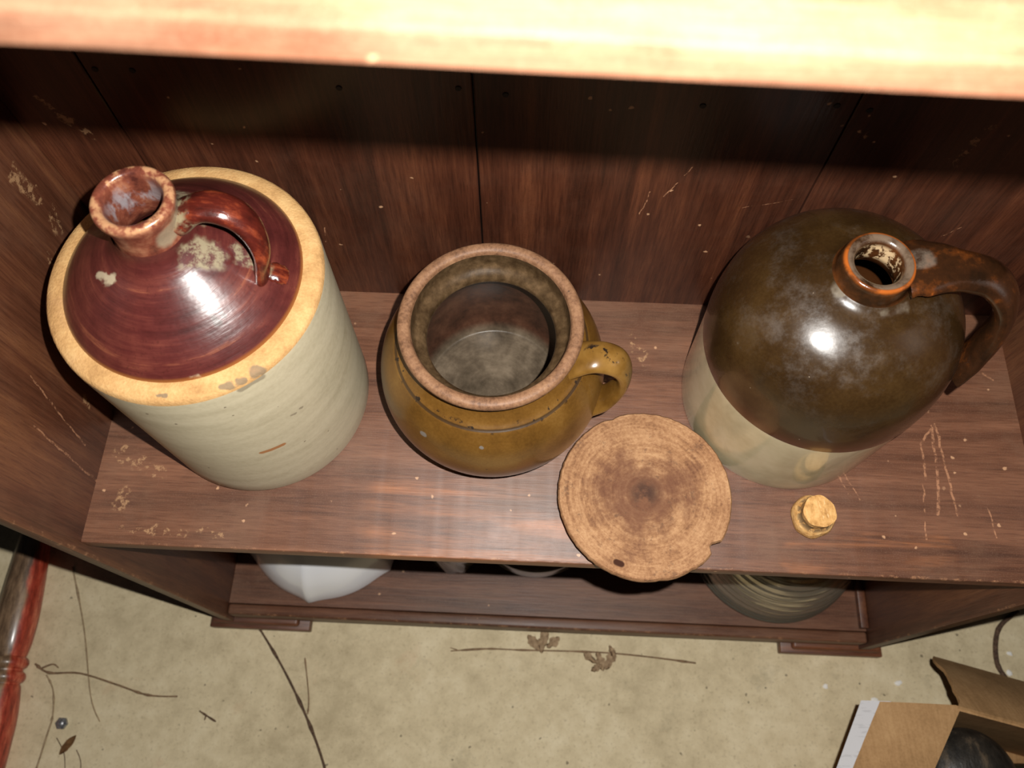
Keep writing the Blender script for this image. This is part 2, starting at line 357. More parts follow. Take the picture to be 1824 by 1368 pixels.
big = m.noise(m.P, 60, 5, .65); gr = m.noise(m.mapv(m.P, (.25, 1, .25)), 260, 4, .6)
c = m.ramp(m.math('ADD', m.math('MULTIPLY', big, .5), m.math('MULTIPLY', gr, .5)), [(.34, S(44, 15, 12)), (.52, S(78, 27, 19)), (.66, S(138, 62, 36))])
c = m.mix(m.math('MULTIPLY', m.marks([((.018, .004, .262), (.026, .000, .256), .010), ((.056, -.004, .215), (.06, -.001, .222), .009)], wob=.018), m.math('MULTIPLY', m.step(m.noise(m.P, 130, 4, .7), .42, .56), .85)), c, S(142, 132, 104))
m.color(c); m.bump(m.math('ADD', gr, big), .4, .001); m.coat(.5, .1)
vs, fs = strap_data(hp, (.12, .98, .1), lerp_table([(0, .0225), (.2, .021), (.55, .0185), (.8, .016), (1, .016)]), lerp_table([(0, .016), (.3, .011), (.8, .009), (1, .008)]), 22, 7, 3, .03)
finish('handle', pymesh('handle', vs, fs), m.m, jug1, (0, 0, 0), 50, label='glossy red-brown strap handle')
# scar where the handle root spreads on the shoulder
vs, fs = strap_data([(.0560, -.004, .2105), (.0640, -.0045, .2085), (.0690, -.005, .2040)], (0, 1, 0), lerp_table([(0, .012), (.6, .014), (1, .010)]), lerp_table([(0, .006), (1, .004)]), 14, 5, 9, .08)
finish('handle_root', pymesh('handle_root', vs, fs), m.m, jug1, (0, 0, 0), 50)

# ------------------------------------------------------------------ olive-brown pot
PO = Vector((-.060, .139, 0))
pot = thing('stoneware_pot', 'open olive-brown stoneware pot with a side handle and wide brown rim', 'pot', PO)
m = Mat('olive_brown_glaze', .3, .5)
big = m.noise(m.P, 22, 4, .6); f_ = m.noise(m.P, 520, 2); X = m.xyz(m.P)
c = m.ramp(m.math('ADD', m.math('MULTIPLY', big, .8), m.math('MULTIPLY', f_, .2)), [(.34, S(84, 56, 20)), (.5, S(105, 72, 28)), (.66, S(122, 88, 40))])
c = m.mix(m.math('MULTIPLY', m.step(m.noise(m.P, 15, 3), .56, .7), .4), c, S(104, 66, 34))
chips = m.marks([((-.0469, -.0674, .0869), (-.0455, -.068, .087), .0028), ((-.0035, -.0788, .0929), (-.003, -.0788, .0925), .0018)], wob=.003)
c = m.mix(chips, c, S(120, 112, 104))
grv = m.math('MULTIPLY', m.step(m.math('ABSOLUTE', m.math('SUBTRACT', X[2], .1055)), .0035, .0008), m.step(m.noise(m.P, 150, 4, .65), .58, .64))
line = m.math('MULTIPLY', m.step(m.math('ABSOLUTE', m.math('SUBTRACT', X[2], .1047)), .0009, .0004), .75)
c = m.mix(m.math('MAXIMUM', grv, line), c, S(38, 28, 20))
c = m.mix(m.math('MULTIPLY', m.specks(m.P, 90, .09, .10), .8), c, S(48, 34, 20))
m.color(c); m.rough(m.math('ADD', .22, m.math('MULTIPLY', big, .2))); m.bump(m.math('ADD', m.math('MULTIPLY', big, .8), m.math('MULTIPLY', f_, .1)), .25, .001); m.coat(.25, .15)
OLIVE = m.m
outer = spl([(.056, 0), (.062, .0015), (.070, .012), (.082, .035), (.0868, .060), (.0828, .085), (.0735, .1015), (.0698, .1050), (.0655, .1085), (.0600, .1160), (.0590, .1205), (.0615, .1255), (.0640, .1290)], 6)
lathe('body', outer, OLIVE, pot, n=96, smooth=50, label='glossy olive-brown bulbous body')
m = Mat('bare_brown_rim', .55, .35)
f_ = m.noise(m.P, 420, 3, .6); a = m.noise(m.P, 70, 4)
c = m.ramp(m.math('ADD', m.math('MULTIPLY', a, .5), m.math('MULTIPLY', f_, .5)), [(.36, S(98, 68, 48)), (.5, S(130, 94, 68)), (.66, S(152, 114, 84))])
c = m.mix(m.math('MULTIPLY', m.specks(m.P, 130, .12, .1), .7), c, S(60, 46, 40))
m.color(c); m.bump(f_, .3, .0006)
lathe('rim', spl([(.0625, .1275), (.0652, .1300), (.0658, .1335), (.0640, .1362), (.0605, .1368), (.0575, .1355), (.0562, .1325)], 5), m.m, pot, n=96, cap0=False, smooth=60, label='matt brown bare clay rim')
m = Mat('pot_inside_glaze', .3, .25)
a = m.noise(m.P, 40, 5, .65); X = m.xyz(m.P); r_ = m.vm('LENGTH', m.comb(X[0], X[1], 0.0))
f_ = m.noise(m.comb(m.math('MULTIPLY', r_, 6.0), X[2], 0.0), 60, 3)
wall = m.ramp(a, [(.35, S(50, 32, 24)), (.5, S(72, 46, 34)), (.66, S(92, 62, 46))])
seat = m.ramp(m.math('ADD', m.math('MULTIPLY', a, .35), m.math('MULTIPLY', m.noise(m.P, 170, 4, .6), .65)), [(.35, S(56, 41, 26)), (.5, S(78, 60, 40)), (.66, S(102, 80, 56))])
flo = m.ramp(m.math('ADD', m.math('MULTIPLY', a, .85), m.math('MULTIPLY', f_, .15)), [(.35, S(62, 53, 42)), (.5, S(88, 76, 62)), (.66, S(116, 102, 85))])
c = m.mix(m.step(X[2], .105, .112), m.mix(m.step(X[2], .022, .013), wall, flo), seat)
m.color(c); m.rough(m.math('ADD', .2, m.math('MULTIPLY', a, .25))); m.bump(a, .3, .001)
inner = spl([(.0562, .1328), (.0560, .1270), (.0545, .1215), (.0490, .1165), (.0470, .1130), (.0480, .1085), (.0580, .0960), (.0640, .0780), (.0665, .0550), (.0640, .0280), (.0580, .0150), (.0520, .0120), (.0250, .0115), (.001, .0112)], 5)
lathe('inner_wall', inner, m.m, pot, n=96, cap0=False, cap1=True, smooth=60, label='dark brown glazed inside with lid seat')
hp = [(.056, -.0150, .1060), (.066, -.0150, .1130), (.079, -.0152, .1165), (.0935, -.0165, .1090), (.0985, -.0200, .0910), (.0890, -.0255, .0720), (.0760, -.0265, .0590)]
vs, fs = strap_data(hp, (.22, .97, .05), lerp_table([(0, .032), (.3, .025), (.6, .022), (1, .026)]), lerp_table([(0, .012), (.5, .0105), (1, .009)]), 22, 7, 4, .012)
m = Mat('olive_handle_glaze', .25, .5)
big = m.noise(m.P, 30, 4, .6)
c = m.ramp(big, [(.34, S(92, 62, 22)), (.5, S(118, 84, 36)), (.66, S(140, 104, 52))])
c = m.mix(m.math('MULTIPLY', m.marks([((.072, -.011, .121), (.080, -.012, .121), .005), ((.086, -.018, .119), (.092, -.016, .114), .005), ((.096, -.02, .105), (.098, -.012, .10), .006)], wob=.01, wscale=120), m.step(m.noise(m.P, 190, 4), .5, .58)), c, S(40, 30, 24))
m.color(c); m.coat(.4, .12)
finish('handle', pymesh('handle', vs, fs), m.m, pot, (0, 0, 0), 50)

# ------------------------------------------------------------------ lid lying in front of the pot
LD = Vector((.063, .0535, .0002))
m = Mat('worn_clay_lid', .75, .25)
X = m.xyz(m.P); r_ = m.vm('LENGTH', m.comb(X[0], X[1], 0.0))
wob = m.noise(m.P, 30, 4, .6)
rr = m.math('ADD', r_, m.math('MULTIPLY', wob, .006))
ring = m.noise(m.vm('ADD', m.comb(m.math('MULTIPLY', rr, 5.0), m.math('MULTIPLY', X[0], .35), m.math('MULTIPLY', X[1], .35)), (3.1, 0, 0)), 60, 5, .65)
pat = m.noise(m.P, 34, 5, .68); f_ = m.noise(m.P, 480, 3, .6)
t = m.math('ADD', m.math('MULTIPLY', ring, .38), m.math('ADD', m.math('MULTIPLY', pat, .34), m.math('MULTIPLY', f_, .28)))
c = m.ramp(t, [(.36, S(104, 69, 46)), (.48, S(152, 110, 76)), (.58, S(178, 136, 98)), (.7, S(198, 160, 120))])
cen = m.math('MULTIPLY', m.step(m.math('ADD', r_, m.math('MULTIPLY', m.math('SUBTRACT', pat, .5), .14)), .056, .008), .8)
c = m.mix(cen, c, S(104, 66, 48))
c = m.mix(m.math('MULTIPLY', m.math('MULTIPLY', m.step(r_, .016, .003), m.step(pat, .38, .5)), .8), c, S(58, 40, 34))
c = m.mix(m.math('MULTIPLY', m.step(m.noise(m.P, 90, 5, .72), .58, .66), .55), c, S(92, 66, 50))
c = m.mix(m.marks([((-.0235, -.0550, .02), (-.0195, -.0560, .02), .0032)], wob=.004), c, S(58, 26, 8))
m.color(c); m.bump(m.math('ADD', ring, m.math('MULTIPLY', f_, .5)), .45, .0009)
n = 128; rnd = random.Random(5); vs, fs = [], []
nick = lambda a: (.0050*max(0, 1-abs((a-math.radians(-37.5))/math.radians(5))**3) + .0016*max(0, 1-abs((a-math.radians(113))/math.radians(5))) + .0012*max(0, 1-abs((a-math.radians(-82))/math.radians(4))) + .001*max(0, 1-abs((a-math.radians(-60))/math.radians(3))))
jit = [rnd.uniform(-.00025, .00025) for _ in range(n)]
prof = [(.0005, .0060), (.044, .0060), (.047, .0), (.0495, .0), (.051, .0095), (.0655, .0115), (.0675, .0125), (.0682, .0150), (.0680, .0185), (.0668, .0200), (.058, .0202), (.030, .0198), (.0005, .0196)]
for r, z in prof:
    for i in range(n):
        a = 2*PI*i/n; aa = a if a <= PI else a-2*PI
        q = r-(nick(aa)+jit[i] if r > .06 else 0)
        vs.append((q*math.cos(a), q*math.sin(a), z))
for j in range(len(prof)-1):
    for i in range(n):
        k = (i+1) % n; fs.append((j*n+i, j*n+k, (j+1)*n+k, (j+1)*n+i))
fs.append(tuple(reversed(range(n)))); fs.append(tuple(range((len(prof)-1)*n, len(prof)*n)))
finish('stoneware_lid', pymesh('stoneware_lid', vs, fs), m.m, None, LD, 40, label='round flat unglazed tan lid overhanging the front of the shelf', category='lid')

# ------------------------------------------------------------------ brown-domed jug
RJ = Vector((.1815, .1505, 0))
jug2 = thing('stoneware_jug', 'squat cream stoneware jug with dark brown glossy dome beside the cork', 'jug', RJ)
prof_all = spl([(.0805, 0), (.0832, .004), (.0840, .045), (.0846, .085), (.0846, .100)], 6)
m = Mat('cream_glaze_glossy', .22, .5)
a = m.noise(m.P, 18, 4, .6); f_ = m.noise(m.P, 500, 2)
c = m.ramp(a, [(.34, S(170, 158, 124)), (.5, S(190, 178, 144)), (.66, S(204, 192, 160))])
c = m.mix(m.math('MULTIPLY', m.step(m.noise(m.mapv(m.P, (1, 1, .6)), 20, 4, .6, 1.0), .56, .66), .35), c, S(150, 142, 112))
m.color(c); m.rough(m.math('ADD', .15, m.math('MULTIPLY', a, .15))); m.coat(.5, .08)
lathe('body', prof_all, m.m, jug2, n=96, label='glossy cream lower body')
m = Mat('dark_brown_glaze', .16, .55)
a = m.noise(m.P, 20, 5, .62); f_ = m.noise(m.P, 480, 2); X = m.xyz(m.P)
c = m.ramp(m.math('ADD', m.math('MULTIPLY', a, .8), m.math('MULTIPLY', f_, .2)), [(.34, S(38, 24, 10)), (.5, S(50, 33, 14)), (.66, S(64, 45, 22))])
c = m.mix(m.math('MULTIPLY', m.step(X[2], .118, .100), .55), c, S(84, 44, 22))
dust = m.math('MULTIPLY', m.step(m.noise(m.P, 32, 7, .78), .46, .74), m.step(X[2], .12, .17))
c = m.mix(m.math('MULTIPLY', dust, .10), c, S(150, 138, 126))
c = m.mix(m.math('MULTIPLY', m.marks([((.004, -.027, .197), (.022, -.022, .197), .004), ((-.024, .004, .1965), (-.02, -.014, .1965), .003)], wob=.012), m.math('MULTIPLY', m.step(a, .45, .6), .3)), c, S(170, 160, 142))
c = m.mix(m.math('MULTIPLY', m.specks(m.P, 110, .06, .12), .7), c, S(168, 150, 128))
m.color(c); m.rough(m.math('ADD', .20, m.math('ADD', m.math('MULTIPLY', dust, .3), m.math('MULTIPLY', a, .12)))); m.bump(m.math('ADD', m.math('MULTIPLY', a, 1.2), m.math('MULTIPLY', f_, .08)), .25, .001)
m.coat(.22, .05)
DARK = m.m
lathe('dome', spl([(.0847, .0985), (.0852, .1000), (.0856, .110), (.0850, .125), (.0818, .1460), (.0735, .1650), (.0600, .1805), (.0430, .1905), (.0300, .1950), (.0250, .1985)], 6), DARK, jug2, n=96, cap0=False, smooth=60, label='dark brown glossy domed shoulder')
m = Mat('amber_brown_neck', .2, .5)
X = m.xyz(m.P); a = m.noise(m.P, 60, 5, .65); r_ = m.vm('LENGTH', m.comb(X[0], X[1], 0.0))
c = m.ramp(a, [(.34, S(42, 26, 14)), (.5, S(62, 36, 18)), (.66, S(86, 48, 22))])
c = m.mix(m.math('MULTIPLY', m.math('MULTIPLY', m.step(m.math('ABSOLUTE', m.math('SUBTRACT', r_, .0212)), .0016, .0004), m.step(X[2], .2085, .2105)), m.math('ADD', .25, m.math('MULTIPLY', m.step(a, .42, .6), .55))), c, S(176, 92, 34))
c = m.mix(m.math('MULTIPLY', m.math('MULTIPLY', m.step(r_, .0205, .0195), m.step(X[2], .2095, .2112)), m.math('MULTIPLY', m.step(a, .35, .6), .6)), c, S(122, 108, 92))
c = m.mix(m.math('MULTIPLY', m.math('MULTIPLY', m.step(r_, .0150, .0142), m.step(X[2], .190, .198)), m.step(m.noise(m.P, 150, 4, .6), .50, .56)), c, S(196, 168, 130))
m.color(c); m.bump(a, .4, .001); m.coat(.6, .07)
lathe('inside', [(.0215, .1815), (.035, .1800), (.060, .168), (.076, .140), (.079, .10), (.076, .012), (.070, .006), (.002, .006)], DARK, jug2, n=64, cap0=False, cap1=True, smooth=60)
lathe('neck', spl([(.0262, .1955), (.0238, .1985), (.0230, .2040), (.0228, .2085), (.0215, .2115), (.0190, .2122), (.0165, .2112), (.0148, .2085), (.0140, .2020), (.0142, .1950), (.0180, .1860), (.0220, .1820)], 5), m.m, jug2, n=64, cap0=False, smooth=60, label='low amber-edged neck')
m = Mat('amber_brown_handle', .18, .5)
a = m.noise(m.P, 55, 5, .65)
c = m.ramp(a, [(.34, S(32, 19, 10)), (.54, S(50, 28, 14)), (.66, S(88, 46, 18)), (.74, S(160, 84, 32))])
c = m.mix(m.math('MULTIPLY', m.marks([((.022, .004, .212), (.028, .003, .213), .008)], wob=.012), m.math('MULTIPLY', m.step(a, .4, .6), .3)), c, S(150, 140, 126))
m.color(c); m.bump(a, .5, .0015); m.coat(.6, .07)
hp = [(.0185, .000, .2045), (.028, .000, .2070), (.045, -.001, .2080), (.068, -.004, .2050), (.0840, -.012, .1930), (.0875, -.021, .1740), (.0830, -.029, .1530), (.0760, -.0345, .1350)]
vs, fs = strap_data(hp, (.33, .94, .05), lerp_table([(0, .044), (.15, .040), (.32, .029), (.55, .029), (.85, .030), (1, .034)]), lerp_table([(0, .011), (.3, .013), (.5, .015), (.8, .014), (1, .010)]), 22, 7, 6, .03)
finish('handle', pymesh('handle', vs, fs), m.m, jug2, (0, 0, 0), 50)

# ------------------------------------------------------------------ cork
CK = Vector((.1975, .0445, .0002))
m = Mat('cork', .85, .2)
a = m.noise(m.P, 160, 5, .65); b_ = m.noise(m.mapv(m.P, (1, .25, 1)), 330, 3)
c = m.ramp(m.math('ADD', m.math('MULTIPLY', a, .6), m.math('MULTIPLY', b_, .4)), [(.34, S(160, 114, 64)), (.5, S(206, 158, 98)), (.66, S(226, 184, 124))])
X = m.xyz(m.P)
c = m.mix(m.math('MULTIPLY', m.math('MULTIPLY', m.step(m.math('ABSOLUTE', m.math('SUBTRACT', X[2], .0138)), .0034, .0018), m.step(a, .4, .5)), .8), c, S(74, 60, 46))
c = m.mix(m.math('MULTIPLY', m.marks([((-.001, .011, .022), (.003, -.010, .022), .0006), ((.004, .010, .022), (.006, -.008, .022), .0005)], wob=.004, wscale=200), .7), c, S(232, 190, 140))
m.color(c); m.bump(m.math('ADD', a, b_), .7, .0012)
lob = lambda a, z: 1+.03*math.sin(3*a+1+z*90)+.02*math.sin(7*a+z*200)
lathe('cork_stopper', spl([(.0150, 0), (.0165, .0015), (.0168, .006), (.0155, .0105), (.0128, .0125), (.0122, .0165), (.0126, .0212), (.0118, .0222), (.004, .0224)], 3), m.m, None, CK, n=40, cap1=True, smooth=50, rfun=lob, label='small stepped tan cork stopper standing on the shelf', category='cork')

# ------------------------------------------------------------------ glassware on the bottom shelf
BZ = -HB + .0002
m = Mat('white_milk_glass', .18, .5); m.color(S(243, 244, 248)); m.coat(.5, .05)
m.b.inputs['Subsurface Weight'].default_value = .15; m.b.inputs['Subsurface Radius'].default_value = (.01, .01, .012)
def hexlobe(a, z):
    d = ((a-math.radians(-95)+PI/6) % (PI/3))-PI/6         # angle from nearest rib
    k = math.exp(-(abs(d)/.10)**1.3)
    return 1 + .055*k*max(0, 1-max(0, z-.05)/.09) - .02*math.cos(6*d)*0
lathe('milk_glass_shade', [(.094, .0), (.0965, .0015)]+[(p[0], p[1]) for p in spl([(.0975, .004), (.0945, .018), (.086, .040), (.072, .062), (.054, .080), (.040, .092), (.036, .105), (.038, .118), (.036, .120), (.034, .105), (.038, .090)], 5)],
      m.m, None, (-.2740, .1150, BZ), n=144, cap0=False, smooth=60, rfun=hexlobe, label='white milk glass shade with six ribs on the bottom shelf', category='glass shade')
def glass(name, tint, rough):
    g = Mat(name, rough, .5); g.b.inputs['Transmission Weight'].default_value = .86; g.b.inputs['IOR'].default_value = 1.45
    d = g.noise(g.P, 60, 4); g.color(g.mix(g.math('MULTIPLY', d, .4), tint, S(186, 178, 158))); return g.m
G1 = glass('clear_glass_aged', S(236, 236, 224), .06)
G2 = glass('olive_tinted_glass', S(200, 190, 170), .10)
# ribbed beehive jar
pr = []
base = spl([(.0965, .002), (.0990, .010), (.0985, .022), (.0950, .045), (.0885, .068), (.0790, .090), (.0660, .110), (.0560, .122)], 14)
arc = 0; last = base[0]
for p in base:
    arc += (p-last).length; last = p
    k = .0016*math.sin(2*PI*arc/.0105) if arc > .006 else 0
    pr.append((p[0]+k, p[1]+k*.3))
pr += [(.0545, .130), (.0545, .150), (.0565, .154), (.0545, .157), (.0515, .154), (.0510, .130)]
inn = [(p[0]-.0035, max(p[1]-.001, .005)) for p in reversed(spl([(.085, .0062), (.0930, .010), (.0935, .022), (.0900, .045), (.0840, .068), (.0745, .090), (.0615, .110), (.0545, .120)], 5))]
lathe('ribbed_glass_jar', [(.060, 0), (.090, 0)]+pr+inn+[(.03, .005)], G2, None, (.2715, .1130, BZ), n=96, cap1=True, smooth=60, label='large round olive-tinted glass jar with horizontal ribs on the bottom shelf', category='jar')
flute = lambda a, z: 1+.035*math.sin(10*a+z*90)
lathe('fluted_glass_tumbler', spl([(.024, 0), (.029, .002), (.0295, .010), (.0295, .040), (.0305, .080), (.0300, .083), (.0280, .080), (.0260, .040), (.0245, .012), (.020, .009), (.003, .0088)], 4), G1, None, (-.1130, .0845, BZ), n=80, cap1=True, smooth=60, rfun=flute, label='small clear glass tumbler with swirled flutes behind the white shade', category='glass')
lathe('glass_dish', spl([(.070, 0), (.078, .002), (.0810, .008), (.0825, .030), (.0835, .050), (.0825, .052), (.0805, .050), (.0790, .030), (.0770, .011), (.066, .0075), (.003, .007)], 5), G1, None, (-.0160, .1350, BZ), n=96, cap1=True, smooth=60, label='wide clear round glass dish in the middle of the bottom shelf', category='dish')

# ------------------------------------------------------------------ red turned spindle on the floor
m = Mat('worn_red_paint', .4, .5)
X = m.xyz(m.P); g_ = m.noise(m.mapv(m.P, (1, .18, 1)), 130, 5, .65); f_ = m.noise(m.P, 500, 2); pch = m.noise(m.P, 26, 4)
red = m.ramp(g_, [(.36, S(120, 42, 28)), (.5, S(172, 66, 46)), (.64, S(206, 112, 82))])
brn = m.ramp(g_, [(.36, S(84, 64, 48)), (.5, S(126, 100, 76)), (.64, S(160, 130, 100))])
k = m.step(m.math('ADD', m.math('SUBTRACT', m.math('MULTIPLY', X[0], .866), m.math('MULTIPLY', X[2], .5)), m.math('MULTIPLY', m.math('SUBTRACT', pch, .5), .016)), .002, .007)
c = m.mix(k, brn, red); c = m.mix(m.math('MULTIPLY', m.step(f_, .55, .75), .35), c, S(70, 44, 32))
m.color(c); m.bump(g_, .4, .001); m.coat(.35, .18)
prof = spl([(.012, -.30), (.019, -.29), (.0215, -.23), (.0245, -.15), (.0245, -.120), (.0215, -.093), (.0195, -.0875)], 6)
def torus_bead(y0, y1, r0, r1, k=7): return [Vector((r0+(r1-r0)*math.sin(PI*i/k)**.6, y0+(y1-y0)*i/k)) for i in range(k+1)]
prof += torus_bead(-.0865, -.0725, .0195, .0240) + torus_bead(-.0705, -.0560, .0195, .0242) + spl([(.0200, -.0545), (.0225, -.040), (.0240, -.010), (.0225, .030), (.0200, .070), (.0165, .140), (.013, .220), (.010, .225)], 6)
n = 40; vs, fs = [], []
for p in prof:
    for i in range(n):
        a = 2*PI*i/n; vs.append((p[0]*math.cos(a), p[1], p[0]*math.sin(a)))
for j in range(len(prof)-1):
    for i in range(n):
        k = (i+1) % n; fs.append((j*n+k, j*n+i, (j+1)*n+i, (j+1)*n+k))
fs.append(tuple(range(n))); fs.append(tuple(reversed(range((len(prof)-1)*n, len(prof)*n))))
o = finish('turned_spindle', pymesh('turned_spindle', vs, fs), m.m, None, (-.6475, -.005, FZ+.0245), 40, label='worn red and brown turned wooden spindle lying on the floor', category='spindle')
o.rotation_euler = (0, 0, math.radians(2.5))

# ------------------------------------------------------------------ cardboard box with open flaps
K = Vector((.399, -.077)); dA = Vector((-.52, -.854)); dB = Vector((.976, -.217))
A = K+dA*.25; B = K+dB*.30; CC = A+B-K; RZ = -.22; WT = .004
cbox = thing('cardboard_box', 'open brown cardboard box with folded-out flaps on the concrete floor', 'box', (K[0], K[1], FZ))
CO = Vector((K[0], K[1], FZ))
def card_mat(name, c0, c1, c2):
    m = Mat(name, .8, .2); a = m.noise(m.P, 22, 4); f_ = m.noise(m.P, 420, 3, .6); ln = m.noise(m.mapv(m.P, (6, .6, 1)), 60, 3)
    c = m.ramp(m.math('ADD', m.math('MULTIPLY', a, .5), m.math('ADD', m.math('MULTIPLY', f_, .25), m.math('MULTIPLY', ln, .25))), [(.36, c0), (.5, c1), (.64, c2)])
    m.color(c); m.bump(f_, .2, .0005); return m.m
CARD = card_mat('cardboard', S(146, 112, 74), S(170, 132, 90), S(186, 148, 104))
def slab(name, quad, t, mat, parent, sub=1, **props):
    """four world points, thickened by t along the face normal"""
    q = [Vector(p)-CO for p in quad]; nn = (q[1]-q[0]).cross(q[3]-q[0]).normalized()*t
    vs = q+[p-nn for p in q]
    fs = [(0, 1, 2, 3), (7, 6, 5, 4), (0, 4, 5, 1), (1, 5, 6, 2), (2, 6, 7, 3), (3, 7, 4, 0)]
    return finish(name, pymesh(name, vs, fs), mat, parent, (0, 0, 0), None, **props)
def W3(p, z): return (p[0], p[1], z)
cen = (A+B)/2
def wall(p, q, nm='wall'):
    """one side of the box, its thickness inside"""
    pi = p+(cen-p).normalized()*WT*1.5; qi = q+(cen-q).normalized()*WT*1.5
    vs = [W3(p, FZ+.001), W3(q, FZ+.001), W3(q, RZ), W3(p, RZ), W3(pi, FZ+.001), W3(qi, FZ+.001), W3(qi, RZ), W3(pi, RZ)]
    vs = [Vector(v)-CO for v in vs]
    fs = [(0, 1, 2, 3), (7, 6, 5, 4), (0, 4, 5, 1), (1, 5, 6, 2), (2, 6, 7, 3), (3, 7, 4, 0)]
    me = pymesh(nm, vs, fs); bm = bmesh.new(); bm.from_mesh(me); bmesh.ops.recalc_face_normals(bm, faces=bm.faces); bm.to_mesh(me); bm.free()
    finish(nm, me, CARD, cbox)
wall(A, K); wall(K, B); wall(B, CC); wall(CC, A)
slab('bottom', [W3(A, FZ+.005), W3(CC, FZ+.005), W3(B, FZ+.005), W3(K, FZ+.005)], .004, CARD, cbox)
def bent_flap(name, hinge0, hinge1, out0, out1, mat, sag, t=.0035, nu=10, rag=0.0, seed=1):
    """flap as a gently curved sheet from its hinge line to its outer edge"""
    rnd = random.Random(seed); h0, h1, o0, o1 = map(Vector, (hinge0, hinge1, out0, out1)); vs, fs = [], []; nv = 12
    for i in range(nu+1):
        u = i/nu
        for j in range(nv+1):
            v = j/nv
            p = h0.lerp(h1, v).lerp(o0.lerp(o1, v), u)
            p.z += sag*math.sin(PI*u)
            if rag and j == 0: p += (h1-h0).normalized()*rnd.uniform(-rag, rag)
            vs.append(p-CO)
    for i in range(nu):
        for j in range(nv):
            a = i*(nv+1)+j; fs.append((a, a+1, a+nv+2, a+nv+1))
    me = pymesh(name, vs, fs); bm = bmesh.new(); bm.from_mesh(me); bmesh.ops.recalc_face_normals(bm, faces=bm.faces)
    if sum(f.normal.z for f in bm.faces) < 0: bmesh.ops.reverse_faces(bm, faces=bm.faces)
    bmesh.ops.solidify(bm, geom=list(bm.faces), thickness=t)
    bm.to_mesh(me); bm.free()
    return finish(name, me, mat, cbox, (0, 0, 0), 40)
hz = RZ+.002
lf = bent_flap('flap', (.399, -.077, hz), (.268, -.290, hz), (.3175, -.0755, -.245), (.205, -.300, -.245), CARD, .006)
bf = bent_flap('flap', (.402, -.078, hz), (.69, -.142, hz), (.4265, -.021, -.310), (.72, -.090, -.310), CARD, .010, rag=.002)
m = Mat('white_paper', .6, .3); X = m.xyz(m.P)
c = m.mix(m.math('MULTIPLY', m.step(m.noise(m.mapv(m.P, (1, 5, 1)), 70, 3), .58, .66), .3), S(206, 204, 206), S(150, 148, 150))
c = m.mix(m.math('MULTIPLY', m.marks([((-.060, -.022, .185), (-.066, -.036, .185), .006)], wob=.012, wscale=120), m.step(m.noise(m.P, 240, 3), .5, .56)), c, S(120, 110, 100))
m.color(c)
q = [(.3165, -.0753, -.2440), (.2035, -.2998, -.2440), (.2295, -.2975, -.2345), (.3425, -.0755, -.2345)]
slab('paper_strip', [q[0], q[1], q[2], q[3]], -.0012, m.m, cbox, label='white paper strip along the flap')
# dark things inside the box
m = Mat('black_iron', .45, .5); a = m.noise(m.mapv(m.P, (1, .3, 1)), 60, 5, .7)
m.color(m.ramp(a, [(.36, S(30, 28, 25)), (.54, S(52, 47, 41)), (.7, S(104, 88, 70))])); m.bump(a, .6, .003)
m2 = Mat('dark_green_glass', .15, .5); a = m2.noise(m2.P, 50, 4); m2.color(m2.ramp(a, [(.4, S(14, 30, 24)), (.7, S(36, 62, 50))])); m2.coat(.6, .05)
ipot = thing('iron_pot', 'dark iron pot with a domed cover inside the cardboard box', 'pot', (.4320, -.1455, FZ+.0055))
lathe('body', spl([(.036, 0), (.045, .004), (.049, .03), (.050, .09), (.048, .1295)], 5), m.m, ipot, n=64, smooth=60)
lathe('cover', spl([(.048, .1290), (.0505, .1305), (.0500, .135), (.041, .150), (.025, .159), (.009, .162), (.008, .166), (.010, .170), (.008, .173), (.001, .174)], 5), m.m, ipot, n=64, cap0=False, cap1=True, smooth=60)
o = lathe('green_bottle', spl([(.025, 0), (.033, .003), (.034, .02), (.034, .10), (.028, .125), (.014, .145), (.012, .175), (.015, .180), (.014, .19), (.010, .19), (.009, .15)], 5), m2.m, None, (.523, -.160, FZ+.0055), n=48, smooth=60, label='dark green glass bottle standing in the cardboard box', category='bottle')

# ------------------------------------------------------------------ twigs, leaves and scraps on the floor
def twig_mat(name, c0, c1):
    m = Mat(name, .8, .2); a = m.noise(m.P, 300, 3); m.color(m.ramp(a, [(.35, c0), (.65, c1)])); m.bump(a, .5, .0005); return m.m
TW = twig_mat('twig_bark', S(112, 90, 68), S(150, 122, 94)); TWD = twig_mat('dark_twig_bark', S(72, 56, 46), S(110, 86, 68)); TWF = twig_mat('faded_stem', S(140, 120, 94), S(172, 150, 120))
def tube(pts, r0, r1, n=7, per=6, nubs=0, seed=0):
    rnd = random.Random(seed); P = spl(pts, per); vs, fs = [], []; N = len(P)
    for j, p in enumerate(P):
        d = (P[min(j+1, N-1)]-P[max(j-1, 0)]).normalized(); s = d.cross(Vector((0, 0, 1))).normalized(); u = s.cross(d)
        r = (r0+(r1-r0)*j/(N-1))*(1+(.7 if nubs and rnd.random() < nubs else 0)+rnd.uniform(-.1, .1))
        for i in range(n):
            a = 2*PI*i/n; vs.append(p+s*(r*math.cos(a))+u*(r*math.sin(a)))
    for j in range(N-1):
        for i in range(n):
            k = (i+1) % n; fs.append((j*n+i, j*n+k, (j+1)*n+k, (j+1)*n+i))
    fs.append(tuple(reversed(range(n)))); fs.append(tuple(range((N-1)*n, N*n)))
    return vs, fs
